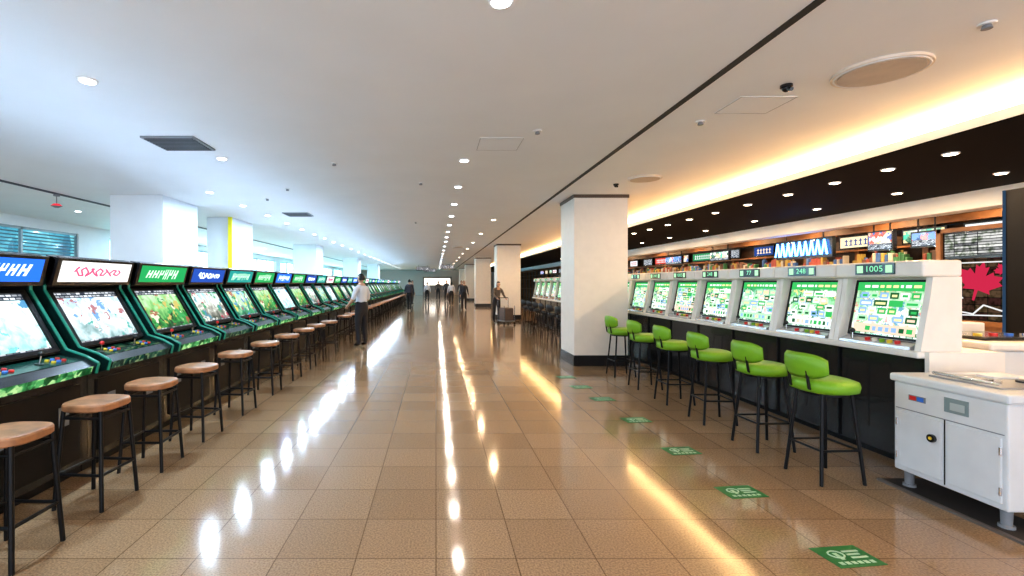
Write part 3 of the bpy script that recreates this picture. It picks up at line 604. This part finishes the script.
    if bag: q.bbox(-.15,.15,.12,.24,1.0,1.4,pbr('bag_cloth',(.05,.05,.07),.8),.04,3)
    o=q.obj(name,loc,rz); o.scale=(sc,sc,sc); return o
shirtw=pbr('shirt_white',(.62,.64,.70),.8); tb=pbr('trousers_black',(.02,.02,.025),.8); dk=pbr('jacket_dark',(.04,.045,.06),.8); gy=pbr('coat_grey',(.12,.10,.09),.8)
human('man_standing',(-1.80,11.6,0),math.radians(-125),shirtw,tb,False,1.74,L=((.29,.0,1.15),(.24,-.2,1.0)),R=((-.29,-.04,1.14),(-.2,-.26,1.08)))
human('man_walking',(-1.50,27.0,0),math.radians(170),dk,tb,True,1.72,legs=(((.1,-.14,.52),(.1,-.18,.09)),((-.1,.02,.5),(-.1,.22,.12))),bag=True)
human('woman_pushing_cart',(2.38,18.9,0),math.radians(20),gy,tb,True,1.6,L=((.24,-.2,1.15),(.2,-.45,1.04)),R=((-.24,-.2,1.15),(-.2,-.45,1.04)),lean=.12,hair_long=True)
human('woman_walking',(1.05,33,0),math.radians(180),shirtw,tb,True,1.62,legs=(((.1,-.1,.52),(.1,-.12,.09)),((-.1,.02,.5),(-.1,.16,.1))),hair_long=True)
for x,y,r_,s_,t_,h_ in ((1.9,36,0,dk,dk,1.7),(.2,44,math.pi,gy,tb,1.7),(1.6,27.5,.3,dk,tb,1.66),(-.7,38,math.pi,shirtw,tb,1.6),(-1.7,34,1.2,gy,dk,1.7),(.9,41,0,dk,tb,1.75)):
    human('pedestrian',(x,y,0),r_,s_,t_,True,h_)
q=MB(); 
for sx in(-.22,.22):
    q.tube([(sx,0,.12),(sx,0,.98)],.013,chrome)
    for yy in(0,-.5): q.cyl((sx-.012,yy,.05),(sx+.012,yy,.05),.05,black,14)
    q.tube([(sx,-.5,.1),(sx,-.5,.7)],.013,chrome)
q.tube([(-.22,0,.985),(.22,0,.985)],.015,black)
q.bbox(-.23,.23,-.52,.02,.1,.14,grey,.01); q.bbox(-.2,.2,-.48,-.04,.14,.62,pbr('cart_bag',(.14,.11,.10),.8),.05,3)
a_=math.radians(20); q.obj('shopping_trolley',(2.38+math.sin(a_)*.55,18.9-math.cos(a_)*.55,0),a_)
q=MB(); q.box(-1.6,1.9,58,58.4,0,2.3,pbr('kiosk_dark',(.2,.16,.14),.4)); q.box(-1.4,1.7,57.97,58,1.3,2.1,screen('kiosk_scr',[(.5,.4,.3),(1,.85,.7),(1,1,.95)],2.2,1,3)); q.obj('ticket_kiosk')
for x,y in((-1.2,44),(.9,39),(-.6,50)): 
    q=MB(); q.box(-.6,.6,0,.06,-.5,-.15,black); q.box(-.56,.56,-.005,0,-.46,-.19,screen('dir_sign',[(.02,.02,.03),(.1,.1,.12),(.9,.9,.9)],.8,6,3) if 'dir_sign' not in M else M['dir_sign'])
    for s in(-.4,.4): q.cyl((s,.03,-.15),(s,.03,0),.012,black)
    q.obj('direction_sign',(x,y,CZ))
# ---------------------------------------------------------------- world + camera
w=bpy.data.worlds.new('World'); S.world=w; w.use_nodes=True; bg=w.node_tree.nodes['Background']; bg.inputs[0].default_value=(.82,.89,1,1); bg.inputs[1].default_value=2.4
cam=bpy.data.cameras.new('Camera'); cam.sensor_width=36; cam.lens=F/1024*36; cam.shift_x=76/1024; cam.shift_y=-5/1024; cam.clip_end=200
co=bpy.data.objects.new('Camera',cam); co.location=(0,0,H); co.rotation_euler=(math.pi/2,0,0); col(co); S.camera=co
S.view_settings.view_transform='Standard'; S.view_settings.exposure=.15
try: S.view_settings.look='Medium High Contrast'
except Exception: pass
